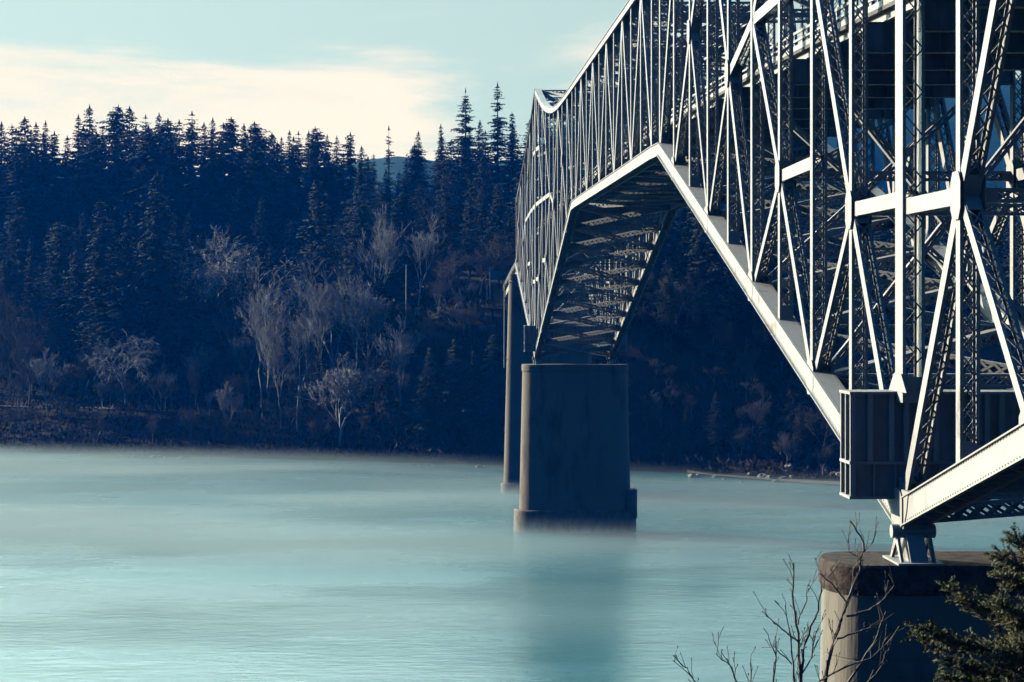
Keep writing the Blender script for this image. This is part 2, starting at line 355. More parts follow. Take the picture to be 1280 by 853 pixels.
for x in (XL, XR):
    for far in (False, True):
        m_ = lambda y: mir(y, far)
        # chords, panel by panel along one arm
        chord_run('bottom_chord', x, [(m_(yk(k)), zb(k)) for k in (0, 9)], 0.72, 1.0, 0)
        chord_run('bottom_chord', x, [(m_(yk(-k)), zb(-k)) for k in (0, 8)], 0.72, 1.0, 0)
        chord_run('top_chord', x, [(m_(yk(k)), zt(k)) for k in range(0, 10)], 0.70, 0.72, 0)
        chord_run('top_chord', x, [(m_(yk(-k)), zt(-k)) for k in range(0, 9)], 0.70, 0.72, 0)
        for k in range(-8, 10):
            g = [(m_(yk(k)), zb(k) + .15, 1.5, 1.5)] if k % 2 == 0 else []
            if k in MID: g.append((m_(yk(k)), HC + MID[k], 1.5, 1.1))
            d = 1.05 if k == 0 else (0.5 if k % 2 == 0 else 0.46)
            member('vertical_post', x, (m_(yk(k)), zb(k) + (3.9 if k == 0 else 0.3)), (m_(yk(k)), zt(k) - 0.2), TW + (.14 if k == 0 else 0), d, cross=(k != 0), gus=g, pitch=0.68 if k else 0.75)
        md = lambda ka, za, kb, zb_, nm='main_diagonal', d=0.52: member(nm, x, (m_(yk(ka)), za), (m_(yk(kb)), zb_), TW - .05, d)
        for sg in (1, -1):
            mm = lambda k: HC + MID[sg * k]
            Z2, Z4 = (HC + 14.5, HC + 14.4) if sg == 1 else (HC + 14.2, HC + 13.4)
            md(0, zb(0) + .2, sg * 1, mm(1)); md(sg * 1, mm(1), sg * 2, Z2)
            md(sg * 2, zb(sg * 2), sg * 3, mm(3)); md(sg * 3, mm(3), sg * 4, Z4)
            md(sg * 4, zb(sg * 4), sg * 5, mm(5)); md(sg * 5, mm(5), sg * 6, zt(sg * 6))
            md(sg * 8, zb(sg * 8), sg * 7, mm(7)); md(sg * 7, mm(7), sg * 6, zt(sg * 6))
            md(sg * 2, Z2, 0, zt(0)); md(sg * 4, Z4, sg * 2, zt(sg * 2))
            for ka, kb in ((2, 1), (4, 3), (6, 5), (6, 7)): member('sub_diagonal', x, (m_(yk(sg * ka)), zb(sg * ka)), (m_(yk(sg * kb)), mm(kb)), TW - .09, 0.40)
            st = lambda a, za, b_, zb_: member('horizontal_strut', x, (m_(yk(sg * a)), za), (m_(yk(sg * b_)), zb_), TW - .08, 0.55, cross=False)
            st(0, mm(1), 1, mm(1)); st(2, mm(3) + 0.1, 3, mm(3)); st(0, HC + 22.6, 1, HC + 22.4); st(0, HC + 14.6, 2, Z2); st(2, Z2, 4, Z4); st(4, Z4, 5, mm(5))
        md(9, zb(9), 8, zt(8))
        member('vertical_post', x, (m_(YB), HC + 11.2), (m_(YB), HC + 24), TW, 0.46)
    # suspended span
    ysn = [YB + PS * i for i in range(NS + 1)]
    chord_run('bottom_chord', x, [(yk(9), zb(9)), (ysn[0], HC + 11.0), (ysn[-1], HC + 11.0), (mir(yk(9), True), zb(9))], 0.72, 0.95, 0)
    chord_run('top_chord', x, [(yk(9), zt(9)), (mir(yk(9), True), zt(9))], 0.70, 0.72, 0)
    for i in range(1, NS): member('vertical_post', x, (ysn[i], HC + 11.2), (ysn[i], HC + 23.8), TW, 0.44)
    for i in range(NS):
        a, b_ = (HC + 11, HC + 24) if i % 2 == 0 else (HC + 24, HC + 11)
        member('main_diagonal', x, (ysn[i], a), (ysn[i + 1], b_), TW - .05, 0.5)

# floor system and cross frames: stations (y, bottom z, top z, is_main)
stations = [(yk(k), zb(k), zt(k), k) for k in range(-8, 10)]
stations += [(YB + PS * i, HC + 11.0, HC + 24.0, 100 + i) for i in range(NS + 1)]
stations += [(mir(yk(k), True), zb(k), zt(k), k) for k in range(9, -9, -1)]
for (y, b0, t0, k) in stations:
    zd = zdeck(y); bm = MB()
    bm.box(XL + .33, XR - .33, y - .02, y + .02, zd - 1.55, zd - .45)
    bm.box(XL + .33, XR - .33, y - .2, y + .2, zd - 1.6, zd - 1.555); bm.box(XL + .33, XR - .33, y - .2, y + .2, zd - .45, zd - .41)
    for i in range(9):
        xx = XL + .9 + i * (XR - XL - 1.8) / 8; bm.box(xx - .02, xx + .02, y - .17, y + .17, zd - 1.55, zd - .455)
    bm.box(XL + .33, XL + 1.0, y - .14, y + .14, zd - 1.5, zd - .5)
    bm.build('floor_beam', M['paint_dull'], bridge)
def yrange(a, b_, st):
    n = max(1, int((b_ - a) / st)); return [a + (b_ - a) * i / n for i in range(n + 1)]
Ya, Yb = yk(-8), mir(yk(-8), True)
ylist = yrange(Ya, Yb, 7.4)
for xx in [XL + 1.05 + i * (XR - XL - 2.1) / 5 for i in range(6)]:
    bm = MB()
    for a, b_ in zip(ylist, ylist[1:]):
        bm.bar((xx, a, zdeck(a) - .21), (xx, b_, zdeck(b_) - .21), (1, 0, 0), .03, .38)
        bm.bar((xx, a, zdeck(a) - .37), (xx, b_, zdeck(b_) - .37), (1, 0, 0), .2, .03)
    bm.build('stringer', M['paint'], bridge)
bm = MB()
for a, b_ in zip(ylist, ylist[1:]): bm.bar((XC, a, zdeck(a) + .06), (XC, b_, zdeck(b_) + .06), (1, 0, 0), XR - XL - 1.5, .16)
bm.build('deck_slab', M['deck'], bridge)
for xx, sg in ((XL + .82, 1), (XR - .82, -1)):
    bm = MB()
    for a, b_ in zip(ylist, ylist[1:]):
        for hz, hh in ((.28, .24), (.62, .1), (1.0, .12)): bm.bar((xx, a, zdeck(a) + hz), (xx, b_, zdeck(b_) + hz), (1, 0, 0), .08, hh)
        for i in range(4):
            y = lerp(a, b_, i / 4); bm.bar((xx + .05 * sg, y, zdeck(y) + .14), (xx + .05 * sg, y, zdeck(y) + 1.1), (1, 0, 0), .09, .12)
    bm.build('railing', M['paint'], bridge)
def xstrut(name, y, z, w=.5, d=.5, z2=None, y2=None, cross=True, u=(0, 0, 1), xa=XL + .33, xb=XR - .33):
    bm = MB(); laced(bm, (xa, y, z), (xb, y2 if y2 is not None else y, z2 if z2 is not None else z), w, d, u=u, cross=cross, pitch=.55, tie=.5)
    return bm.build(name, M['paint'], bridge)
for (y, b0, t0, k) in stations:
    zd = zdeck(y)
    if k >= 100 and (k - 100) in (0, NS): continue
    xstrut('top_strut', y, t0 - .1, .45, .5)
    even = (k % 2 == 0)
    if k < 100 and not even: xstrut('portal_strut', y, max(zd + 6.2, t0 - 6.5) + 1.5, .35, .35)
    if even or k >= 100:
        zs = max(zd + 6.2, t0 - 6.5)
        xstrut('portal_strut', y, zs, .45, .42)
        xstrut('sway_brace', y, zs, .28, .3, z2=t0 - .2, cross=False); xstrut('sway_brace', y, t0 - .2, .28, .3, z2=zs, cross=False)
    if k >= 100 or k in (8, 9): xstrut('bottom_strut', y, b0 - .1, .5, .5)
    if k < 100 and abs(k) <= 7 and k != 0 and zd - 1.6 - b0 > 3:
        xstrut('bottom_strut', y, b0, .55, .6)
        if even:
            xstrut('cross_brace', y, b0 + .3, .3, .34, z2=zd - 1.7, cross=False); xstrut('cross_brace', y, zd - 1.7, .3, .34, z2=b0 + .3, cross=False)
        elif k in MID and abs(k) < 5: xstrut('middle_strut', y, HC + MID[k], .42, .45)
# lateral bracing in the planes of the two chords
def laterals(sts, zi, nm, d):
    for (a, b_) in zip(sts, sts[1:]):
        bm = MB(); laced(bm, (XL + .3, a[0], a[zi]), (XR - .3, b_[0], b_[zi]), d, d, u=(0, 0, 1), cross=True, pitch=.6, tie=.6, lw=.11); bm.build(nm, M['paint'], bridge)
        bm = MB(); laced(bm, (XR - .3, a[0], a[zi] - .05), (XL + .3, b_[0], b_[zi] - .05), d, d, u=(0, 0, 1), cross=True, pitch=.6, tie=.6, lw=.11); bm.build(nm, M['paint'], bridge)
main = [s for s in stations if (s[3] % 2 == 0) and not (s[3] >= 100 and s[3] - 100 in (0, NS))] 
arms = [s for s in stations if not (s[3] >= 100 and s[3] - 100 in (0, NS))]
bl = arms
laterals(bl, 1, 'bottom_lateral', .55)
laterals(main, 2, 'top_lateral', .36)
# transverse jacking girders that stick out on both sides over the two main piers, and the shoes
for far in (False, True):
    m_ = lambda y: mir(y, far)
    y0, y1 = sorted((m_(67.95), m_(69.5)))
    bm = MB(); zt_, zm_, zl_ = HC - 3.05, HC - 5.55, HC - 6.75
    bm.box(15.25, 29.75, y0 + .1, y1 - .1, zl_, zt_ - .1)
    g = bm.build('transverse_girder', M['paint_dull'], bridge)  # rib-and-web shade contrast put into the paint: dull web, paler ribs
    bm = MB()
    for z, o in ((zt_ - .05, 0.12), (zm_, 0.06), (zl_ - .02, 0.06)): bm.box(15.02, 29.98, y0 - o + .02, y1 + o - .02, z - .05, z + .05)
    bm.build('flange', M['paint'], g)
    for xs_ in (15.25, 29.75):
        bm = MB(); sg = -1 if xs_ < XC else 1; q = lambda a, b_: (min(xs_ + sg * a, xs_ + sg * b_), max(xs_ + sg * a, xs_ + sg * b_))
        bm.box(*q(.01, .05), y0 - .03, y1 + .03, zl_ + .04, zt_ - .11)
        for yy in (y0 + .02, (y0 + y1) / 2, y1 - .02): bm.box(*q(.045, .2), yy - .05, yy + .05, zl_ + .04, zt_ - .11)
        bm.build('end_plate', M['paint'], g)
    xx = 15.75; i = 0
    while xx < 29.5:
        for ya, yb in ((y0 - .05, y0 + .11), (y1 - .11, y1 + .05)):
            bm = MB(); bm.box(xx - .09, xx + .09, ya, yb, zm_ + .056, zt_ - .106); bm.build('stiffener', M['paint'], g)
            bm = MB(); bm.box(xx + .12, xx + .17, ya + .03, yb - .03, zl_ + .04, zm_ - .056); bm.build('lower_stiffener', M['paint'], g)
        xx += .52 if i % 4 else .75; i += 1
    for x in (XL, XR):
        yc = m_(67.2); bm = MB()
        bm.prism([(yc - 1.0, HC - 6.4), (yc + .8, HC - 6.4), (yc + .6, HC - 7.1), (yc + .33, HC - 7.75), (yc - .33, HC - 7.75), (yc - .75, HC - 7.1)], x - .42, x + .42)
        bm.prism([(yc - .30, HC - 7.95), (yc + .30, HC - 7.95), (yc + .95, HC - 8.84), (yc - .95, HC - 8.84)], x - .30, x + .30)
        for dx in (-.55, .55):
            bm.prism([(yc - .14, HC - 7.95), (yc + .14, HC - 7.95), (yc + .8, HC - 8.84), (yc + .62, HC - 8.84), (yc, HC - 8.25), (yc - .62, HC - 8.84), (yc - .8, HC - 8.84)], x + dx - .05, x + dx + .05)
        bm.box(x - .78, x + .78, yc - 1.15, yc + 1.15, HC - 8.9, HC - 8.83)
        sh = bm.build('bearing_shoe', M['paint'], bridge)
        bm = MB(); n = 12
        bm.rings([[(xx_, yc + .24 * math.cos(2 * math.pi * i / n), HC - 7.85 + .24 * math.sin(2 * math.pi * i / n)) for i in range(n)] for xx_ in (x - .75, x + .75)])
        bm.build('pin', M['paint'], sh)
        # bracket that spreads the tower post onto the girder
        bm = MB(); yp = m_(Y0)
        for dx in (-.42, .42):
            bm.prism([(yp - .5, zb(0) + 4.9), (yp + .5, zb(0) + 4.9), (yp + 1.25, zt_ + .02), (yp - 1.25, zt_ + .02)], x + dx - .02, x + dx + .02)
        bm.build('post_bracket', M['paint'], bridge)
# approach span on the far side
bm = MB(); pts = yrange(Yb + .4, 420, 8)
for a, b_ in zip(pts, pts[1:]):
    for xx in (XL + 1.2, XR - 1.2):
        bm.bar((xx, a, zdeck(a) - .9), (xx, b_, zdeck(b_) - .9), (1, 0, 0), .05, 1.6)
        bm.bar((xx, a, zdeck(a) - 1.68), (xx, b_, zdeck(b_) - 1.68), (1, 0, 0), .4, .06)
for y in pts: bm.box(XL + 1.3, XR - 1.3, y - .02, y + .02, zdeck(y) - 1.5, zdeck(y) - .3)
bm.build('approach_girder', M['paint'], bridge)
bm = MB()
for a, b_ in zip(pts, pts[1:]): bm.bar((XC, a, zdeck(a) + .06), (XC, b_, zdeck(b_) + .06), (1, 0, 0), XR - XL - 1.2, .2)
bm.build('approach_slab', M['deck'], bridge)
for xx in (XL + .75, XR - .75):
    bm = MB()
    for a, b_ in zip(pts, pts[1:]):
        for hz, hh in ((.62, .1), (1.0, .12)): bm.bar((xx, a, zdeck(a) + hz), (xx, b_, zdeck(b_) + hz), (1, 0, 0), .08, hh)
        for i in range(4): y = lerp(a, b_, i / 4); bm.bar((xx, y, zdeck(y) + .16), (xx, y, zdeck(y) + 1.05), (1, 0, 0), .09, .12)
    bm.build('railing', M['paint'], bridge)

# ------------------------------------------------------------------ piers
def stadium(cx, cy, hx, r, z, n=32):       # the pier noses are half ellipses
    NOSE = 0.62 if cy < 100 else 1.2
    out = []
    for i in range(n + 1): a = math.pi / 2 + math.pi * i / n; out.append((cx - hx + NOSE * r + NOSE * r * math.cos(a), cy + r * math.sin(a), z))
    for i in range(n + 1): a = -math.pi / 2 + math.pi * i / n; out.append((cx + hx - NOSE * r + NOSE * r * math.cos(a), cy + r * math.sin(a), z))
    return out
def pier(label, cy, ztop, hx, r, batter, cap, foot, extra=None):
    p = thing('bridge_pier', label, 'bridge pier', (XC, cy, 0))
    bm = MB(); zs = [-3.2]
    z = 0.0
    while z < ztop - cap: zs.append(z); z += 2.6
    zs.append(ztop - cap); rings = []
    for i, z in enumerate(zs):     # lift joints stand a few millimetres proud
        f = 1 - z / ztop
        rings.append(stadium(XC, cy, hx + batter * f, r + batter * f * .6, z))
        if 0 < i < len(zs) - 1:
            rings.append(stadium(XC, cy, hx + batter * f - .025, r + batter * f * .6 - .025, z + .02)); rings.append(stadium(XC, cy, hx + batter * f - .025, r + batter * f * .6 - .025, z + .07)); rings.append(stadium(XC, cy, hx + batter * f, r + batter * f * .6, z + .09))
    bm.rings(rings); bm.build('shaft', M['concrete'], p, smooth=False)
    if cap:
        bm = MB(); e = .14
        bm.rings([stadium(XC, cy, hx + .05, r + .05, ztop - cap - .12), stadium(XC, cy, hx + e, r + e, ztop - cap + .1), stadium(XC, cy, hx + e, r + e, ztop - .08), stadium(XC, cy, hx + e - .08, r + e - .08, ztop)])
        bm.build('cap', M['cap'] if cy < 100 else M['concrete'], p)
    for (hx2, r2, za, zb_) in foot:
        bm = MB(); bm.rings([stadium(XC, cy, hx2 + .12, r2 + .12, za), stadium(XC, cy, hx2, r2, zb_ - .15), stadium(XC, cy, hx2 - .12, r2 - .12, zb_)]); bm.build('footing', M['wet'], p)
    if extra:
        bm = MB(); bm.box(*extra); bm.build('ledge', M['wet'], p)
    return p
pier('near concrete pier with dark mossy stained cap, behind the bare twigs', 68.0, 24.1, 8.35, 1.85, .5, .92, [(9.3, 3.0, -3.2, 3.0)])
pier('broad concrete pier standing in mid river with stepped footing and sunlit nose', mir(67.9, True), 24.3, 7.65, 2.0, .55, 1.0, [(8.9, 2.9, -3.2, 3.2)], (30.0, 31.35, mir(67.9, True) - 2.0, mir(67.9, True) + 2.0, 2.0, 6.2))
pp = pier('tall slender concrete pier behind the mid river one, carrying the truss end', Yb + .2, 38.4, 7.0, 1.0, 1.0, .9, [(8.45, 2.1, -3.2, 1.7)])
bm = MB(); bm.tube([(14.6, Yb - 2.6, 36.8), (14.55, Yb - 2.6, 22)], [.09, .09], 8); bm.tube([(14.6, Yb - 2.6, 36.6), (16.2, Yb - .9, 37.0)], [.07, .07], 6); bm.tube([(14.56, Yb - 2.6, 23.5), (15.2, Yb - 1.0, 23.3)], [.06, .06], 6)
bm.build('drain_pipe', M['paint'], pp)

# ------------------------------------------------------------------ trees
def conifer_meshes(seed, H, R, shape, gap=0.0, m='needle', dens=1.0, bare=0.12):
    r = random.Random(seed); bm = MB(); z = bare * H; lean = Vector((r.uniform(-.01, .01), r.uniform(-.01, .01), 0)) * H
    lop = [(r.uniform(0, 6.28), r.uniform(.1, .3)) for _ in range(2)]
    while z < H * .985:
        f = (z - bare * H) / (H * (1 - bare))
        rad = R * max(.03, (1 - f) ** shape) * (0.55 + .45 * min(1, f * 7)) * r.uniform(.72, 1.15)
        nb = max(3, int((4.5 + 3 * (1 - f)) * dens)); a0 = r.uniform(0, 6.28)
        if r.random() < gap: z += H * .02; continue
        for i in range(nb):
            a = a0 + 6.283 * i / nb + r.uniform(-.35, .35)
            L = rad * r.uniform(.6, 1.18) * (1 + sum(w * math.cos(a - p) for p, w in lop))
            droop = r.uniform(.10, .45) * (1 - .5 * f); c, s_ = math.cos(a), math.sin(a)
            if r.random() < .08: L *= r.uniform(.2, .5)
            z0 = z + r.uniform(-.7, .5) * min(1, (1 - f) * 4)
            n = max(2, int(L / .5))
            for j in range(n):
                q = (j + .6) / n; px, py = c * L * q, s_ * L * q; pz = z0 + L * (.18 * q - droop * q * q)
                for side in range(6):
                    b2 = a + r.choice((-1, 1)) * r.uniform(.2, 1.3); l = r.uniform(.42, .95) * (1.15 - .4 * q) * min(1.2, .6 + rad * .2); w = l * r.uniform(.22, .38)
                    tip = (px + math.cos(b2) * l, py + math.sin(b2) * l, pz - l * r.uniform(.0, .75)); mx, my, mz = ((px + tip[0]) / 2, (py + tip[1]) / 2, (pz + tip[2]) / 2)
                    ox, oy, oz = -math.sin(b2) * w, math.cos(b2) * w, r.uniform(-.3, .3) * w
                    bm.quad((px, py, pz), (mx + ox, my + oy, mz + oz), tip, (mx - ox, my - oy, mz - oz))
        z += H * r.uniform(.010, .017)
    for k in range(5):
        a = r.uniform(0, 6.28); bm.quad((0, 0, H * .965), (math.cos(a) * .3, math.sin(a) * .3, H * .975), (0, 0, H * 1.01), (-math.cos(a) * .3, -math.sin(a) * .3, H * .975))
    tb = MB(); tb.tube([(0, 0, -1.5), (0, 0, H * .3), (0, 0, H * .7), (0, 0, H * .99)], [H * .013, H * .010, H * .006, .03], 7)
    return bm.mesh('crown', M[m]), tb.mesh('trunk', M['bark'])
CON = [conifer_meshes(1, 34, 6.6, .66), conifer_meshes(2, 32, 5.6, .60, m='needle_blue'), conifer_meshes(3, 36, 7.2, .74), conifer_meshes(4, 30, 6.2, .55),
       conifer_meshes(5, 33, 5.2, .70, gap=.10, m='needle_blue'), conifer_meshes(6, 35, 6.8, .60, gap=.04), conifer_meshes(7, 31, 4.9, .76),
       conifer_meshes(8, 29, 6.4, .42, dens=1.1), conifer_meshes(9, 34, 5.6, .50, gap=.18, dens=.9), conifer_meshes(10, 36, 7.4, .85, m='needle_blue', dens=1.1)]
CONH = [34, 32, 36, 30, 33, 35, 31, 29, 34, 36]
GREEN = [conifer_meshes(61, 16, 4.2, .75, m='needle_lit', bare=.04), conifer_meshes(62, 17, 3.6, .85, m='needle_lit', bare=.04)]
TALL = conifer_meshes(21, 44, 7.6, .58, gap=.10, dens=1.2); TALL2 = conifer_meshes(22, 46, 7.2, .66, gap=.12, dens=1.15, m='needle_blue')
SPIRE = conifer_meshes(23, 34, 3.2, .45, gap=.32, dens=.85); ROUND = conifer_meshes(24, 30, 5.0, .38, dens=1.15)

def bare_meshes(seed, H, spread, m, levels=5, trunk=.22, up=.5, droop=0.0, vase=False, twigs=1.0):
    r = random.Random(seed); tb = MB(); cb = MB()
    def grow(p, d, L, rad, lev):
        pts = [p]; n = 3 if lev < 3 else 2
        for i in range(n):
            d = (d + Vector((r.uniform(-1, 1), r.uniform(-1, 1), r.uniform(-.6, 1))) * (.16 + .04 * lev) + Vector((0, 0, up * .12 if lev < 3 else up * .05 - droop * .3))).normalized()
            pts.append(pts[-1] + d * (L / n))
        (tb if lev < 2 else cb).tube([q[:] for q in pts], [lerp(rad, rad * .62, i / n) for i in range(n + 1)], 6 if lev == 0 else (4 if lev < 3 else 3))
        if lev >= levels: return
        nb = r.randint(3, 4) if lev < 3 else max(2, int(r.randint(3, 4) * twigs))
        for i in range(nb):
            q = r.uniform(.35, 1.0) if lev else r.uniform(.45, 1.0)
            if i == 0: q = 1.0
            ip = min(n - 1, int(q * n)); base = pts[ip].lerp(pts[ip + 1], q * n - ip)
            ax = Vector((r.uniform(-1, 1), r.uniform(-1, 1), r.uniform(-.3, .3))).normalized()
            nd_ = (d + ax * spread * r.uniform(.6, 1.2)).normalized()
            grow(base, nd_, L * r.uniform(.55, .80), max(rad * r.uniform(.45, .62), .016), lev + 1)
    grow(Vector((0, 0, -.5)), Vector((0, 0, 1)), H * (.30 if vase else .40), trunk, 0)
    return cb.mesh('crown', M[m]), tb.mesh('trunk', M[m] if m != 'brown_twig' else M['grey_twig'])
BARE = [bare_meshes(31, 14, .62, 'grey_twig', 6, up=1.0), bare_meshes(32, 12, .75, 'brown_twig', 6, up=1.2), bare_meshes(33, 16, .5, 'grey_twig', 6, up=1.2),
        bare_meshes(34, 11, .8, 'brown_twig', 6, up=1.0, vase=True), bare_meshes(35, 9, .8, 'grey_twig', up=1.3, vase=True, trunk=.12)]
PALE = [bare_meshes(41, 20, .52, 'pale_twig', 6, up=1.2, trunk=.2), bare_meshes(42, 19, .6, 'pale_twig', 6, up=1.0, trunk=.2), bare_meshes(43, 15, .85, 'pale_twig', 6, up=.4, droop=.8),
        bare_meshes(44, 10, .6, 'pale_twig', 6, up=1.4, vase=True, trunk=.12)]
BROWN = bare_meshes(45, 13, .85, 'brown_twig', 6, up=.9, vase=True)
def ivy_mesh(seed, H):
    r = random.Random(seed); bm = MB()
    for i in range(420):
        z = H * r.random() ** .8; a = r.uniform(0, 6.28); q = .24 + .30 * r.random() * (1 - .4 * z / H); p = Vector((math.cos(a) * q, math.sin(a) * q, z)); l = r.uniform(.12, .26)
        d = Vector((r.uniform(-1, 1), r.uniform(-1, 1), r.uniform(-1.2, .3))).normalized() * l; w = d.cross(Vector((r.uniform(-1, 1), r.uniform(-1, 1), r.uniform(-1, 1)))).normalized() * l * .6
        bm.quad((p - d)[:], (p + w)[:], (p + d)[:], (p - w)[:])
    return bm.mesh('ivy', M['ivy'])
IVY = [ivy_mesh(51, 8), ivy_mesh(52, 6)]

def tree(name, meshes, x, y, label, cat, h=None, H0=None, rz=0, group=None, wide=1.0, ivy=None):
    sc = (h / H0) if h else 1.0
    t_ = thing(name, label, cat, (x, y, ground(x, y) - .1), rz, group, (sc * wide, sc * wide, sc))
    place('crown', meshes[0], t_, (0, 0, 0)); place('trunk', meshes[1], t_, (0, 0, 0))
    if ivy: place('ivy', ivy, t_, (0, 0, 0))
    return t_
rnd = random.Random(7)
def px2x(px, y): return (px - 526) * y / F
def top_h(px, ptop, y): x = px2x(px, y); return HC + (381 - ptop) * y / F - ground(x, y)
# trees that make the skyline
SKYL = [(-28, 160), (-12, 150), (2, 152), (15, 155), (31, 146), (45, 153), (57, 151), (84, 170), (98, 143), (112, 131), (128, 160), (148, 131), (162, 133), (182, 143), (199, 141), (210, 148), (224, 150), (240, 139), (255, 153),
        (266, 147), (289, 146), (305, 154), (318, 152), (340, 166), (352, 171), (362, 163), (373, 164), (386, 163), (394, 158), (409, 168), (421, 170), (452, 182), (467, 192), (508, 196), (523, 164), (551, 155), (600, 150), (640, 140), (662, 150), (690, 165), (720, 172), (752, 180),
        (785, 186), (820, 196), (856, 205), (890, 200), (930, 214), (965, 208), (1000, 222), (1040, 215), (1080, 226), (1120, 222), (1160, 230), (1200, 226), (1245, 232), (1290, 228)]
def sh(px, s, y0=560):
    y = y0
    for _ in range(6): y = shore(px2x(px, y)) + s
    return y
for i, (px, pt) in enumerate(SKYL):
    y = sh(px, 150 + rnd.uniform(-16, 16)); x = px2x(px, y); h = top_h(px, pt, y); k = rnd.randrange(10)
    tree('conifer', CON[k], x, y, 'dark conifer whose pointed tip rises against the pale sky', 'conifer', h, CONH[k], rnd.uniform(0, 6.28), 'conifers along the skyline', rnd.uniform(.85, 1.15))
for i in range(60):                                  # a second, slightly lower rank between the tips
    px = -30 + 1330 * (i + rnd.uniform(-.3, .3)) / 60; y = sh(px, 128 + rnd.uniform(-10, 10)); x = px2x(px, y); k = rnd.randrange(10)
    pt = interp(px, SKYL) + rnd.uniform(6, 22); h = top_h(px, pt, y)
    tree('conifer', CON[k], x, y, 'dark conifer just below the skyline tips', 'conifer', h, CONH[k], rnd.uniform(0, 6.28), 'conifers just below the skyline', rnd.uniform(.95, 1.25))
def special(px, pt, s, meshes, H0, label, wide=1.0):
    y = sh(px, s); x = px2x(px, y); tree('conifer', meshes, x, y, label, 'conifer', top_h(px, pt, y), H0, 1.0, None, wide)
special(582, 110, 128, TALL, 44, 'very tall layered conifer on the skyline, left of the tallest one', .9)
special(622, 103, 120, TALL2, 46, 'tallest conifer of the skyline, with open drooping boughs beside the bridge', .9)
special(486, 157, 135, SPIRE, 34, 'lone thin spire conifer standing above the gap with the distant ridge', .8)
special(68, 164, 140, ROUND, 30, 'dark round topped conifer on the skyline at far left', .8)
special(438, 165, 138, ROUND, 30, 'dark blunt topped conifer left of the gap with the distant ridge', .75)
# the wooded slope below the skyline
def cap_px(px): return interp(px, [(-200, 190), (0, 196), (250, 196), (400, 215), (520, 225), (640, 200), (760, 225), (900, 250), (1300, 262)])
cnt = 0
for row, s in enumerate((52, 66, 80, 94, 108, 122, 136)):
    x = -150 + rnd.uniform(0, 6)
    while x < 190:
        xx = x + rnd.uniform(-2.5, 2.5); y = shore(xx) + s + rnd.uniform(-6, 6); px = 526 + xx * F / y
        x += rnd.uniform(8.5, 11.5) if xx < 45 else rnd.uniform(12, 17)
        if -60 < px < 1330 and not (XL - 9 < xx < XR + 9 and y < 432):
            h = rnd.uniform(22, 33); hmax = HC + (381 - cap_px(px) - rnd.uniform(-14, 26)) * y / F - ground(xx, y); h = min(h, hmax)
            if h < 9: continue
            k = rnd.randrange(10); cnt += 1
            tree('conifer', CON[k], xx, y, 'dark green conifer among many others on the far wooded slope', 'conifer', h, CONH[k], rnd.uniform(0, 6.28), 'conifers on the far wooded slope', rnd.uniform(.9, 1.25))
for row, (s, h0, h1) in enumerate(((9, 7, 13), (22, 9, 16), (37, 10, 18))):
    x = -26.0
    while x < 120:
        xx = x + rnd.uniform(-2, 2); y = shore(xx) + s + rnd.uniform(-4, 4); px = 526 + xx * F / y; x += rnd.uniform(4.5, 8.5)
        if px > 1110 or (515 < px < 645 and s < 30) or (XL - 6 < xx < XR + 5 and s > 12): continue
        k = rnd.randrange(10)
        tree('conifer', CON[k], xx, y, 'small dark conifer on the steep far bank below the forest', 'conifer', rnd.uniform(h0, h1), CONH[k], rnd.uniform(0, 6.28), 'small conifers on the steep far bank', 1.15)
# conifers low on the bank by the piers
for (px, pt, s, lab) in ((538, 432, 5, 'green conifer on the bank, leftmost of the close group left of the slender pier'), (570, 420, 7, 'pointed conifer on the bank in the middle of the group left of the slender pier'),
                         (592, 436, 5, 'small thin conifer on the bank low beside the slender pier'), (618, 415, 8, 'broad conifer on the bank just left of the slender pier'),
                         (125, 246, 40, 'mid green conifer standing forward of the dark slope on the left'), (196, 212, 44, 'tall narrow conifer standing forward of the dark slope'),
                         (160, 262, 38, 'short broad conifer between two taller forward ones on the left slope'), (396, 218, 46, 'broad grey green conifer above the pale bare trees'), (450, 205, 52, 'tall grey green conifer behind the pale bare trees')):
    y = sh(px, s); k = rnd.randrange(10)
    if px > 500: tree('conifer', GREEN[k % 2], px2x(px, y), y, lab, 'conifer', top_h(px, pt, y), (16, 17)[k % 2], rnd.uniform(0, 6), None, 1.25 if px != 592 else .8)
    else: tree('conifer', CON[k], px2x(px, y), y, lab, 'conifer', top_h(px, pt, y), CONH[k], rnd.uniform(0, 6), None, 1.05)
# bare trees that stand out
def pale(px, pt, s, meshes, H0, label, wide=1.0, rz=0.0, cat='bare tree', ivy=None):
    y = sh(px, s); tree('bare_tree', meshes, px2x(px, y), y, label, cat, top_h(px, pt, y), H0, rz, None, wide, ivy)
def mh(me): return max(v.co.z for v in me[0].vertices)
PH = [mh(m_) for m_ in PALE]; BH = [mh(m_) for m_ in BARE]; BRH = mh(BROWN)
pale(524, 254, 36, PALE[0], PH[0], 'tall pale bare tree with a rounded twiggy crown below the lone spire', .95)
pale(470, 250, 38, PALE[1], PH[1], 'pale bare tree beside the rounded twiggy one, thinner crown', .8, 2)
pale(418, 300, 24, PALE[0], PH[0], 'wide whitish bare tree at the middle of the slope', 1.1, 3)
pale(396, 330, 22, PALE[1], PH[1], 'whitish bare tree overlapping the wide one on its left', 1.0, 1)
pale(338, 366, 12, PALE[1], PH[1], 'narrow white stemmed bare tree leaning above the bank', .8, 4)
pale(160, 412, 22, PALE[2], PH[2], 'silvery weeping bare tree alone on the grassy bench at the left', 1.1, .5)
pale(285, 474, 10, PALE[3], PH[3], 'small pale vase shaped bare tree low on the left bank', .9)
pale(425, 438, 7, PALE[3], PH[3], 'pale fan shaped bare sapling low on the bank left of the firs', 1.3, 2)
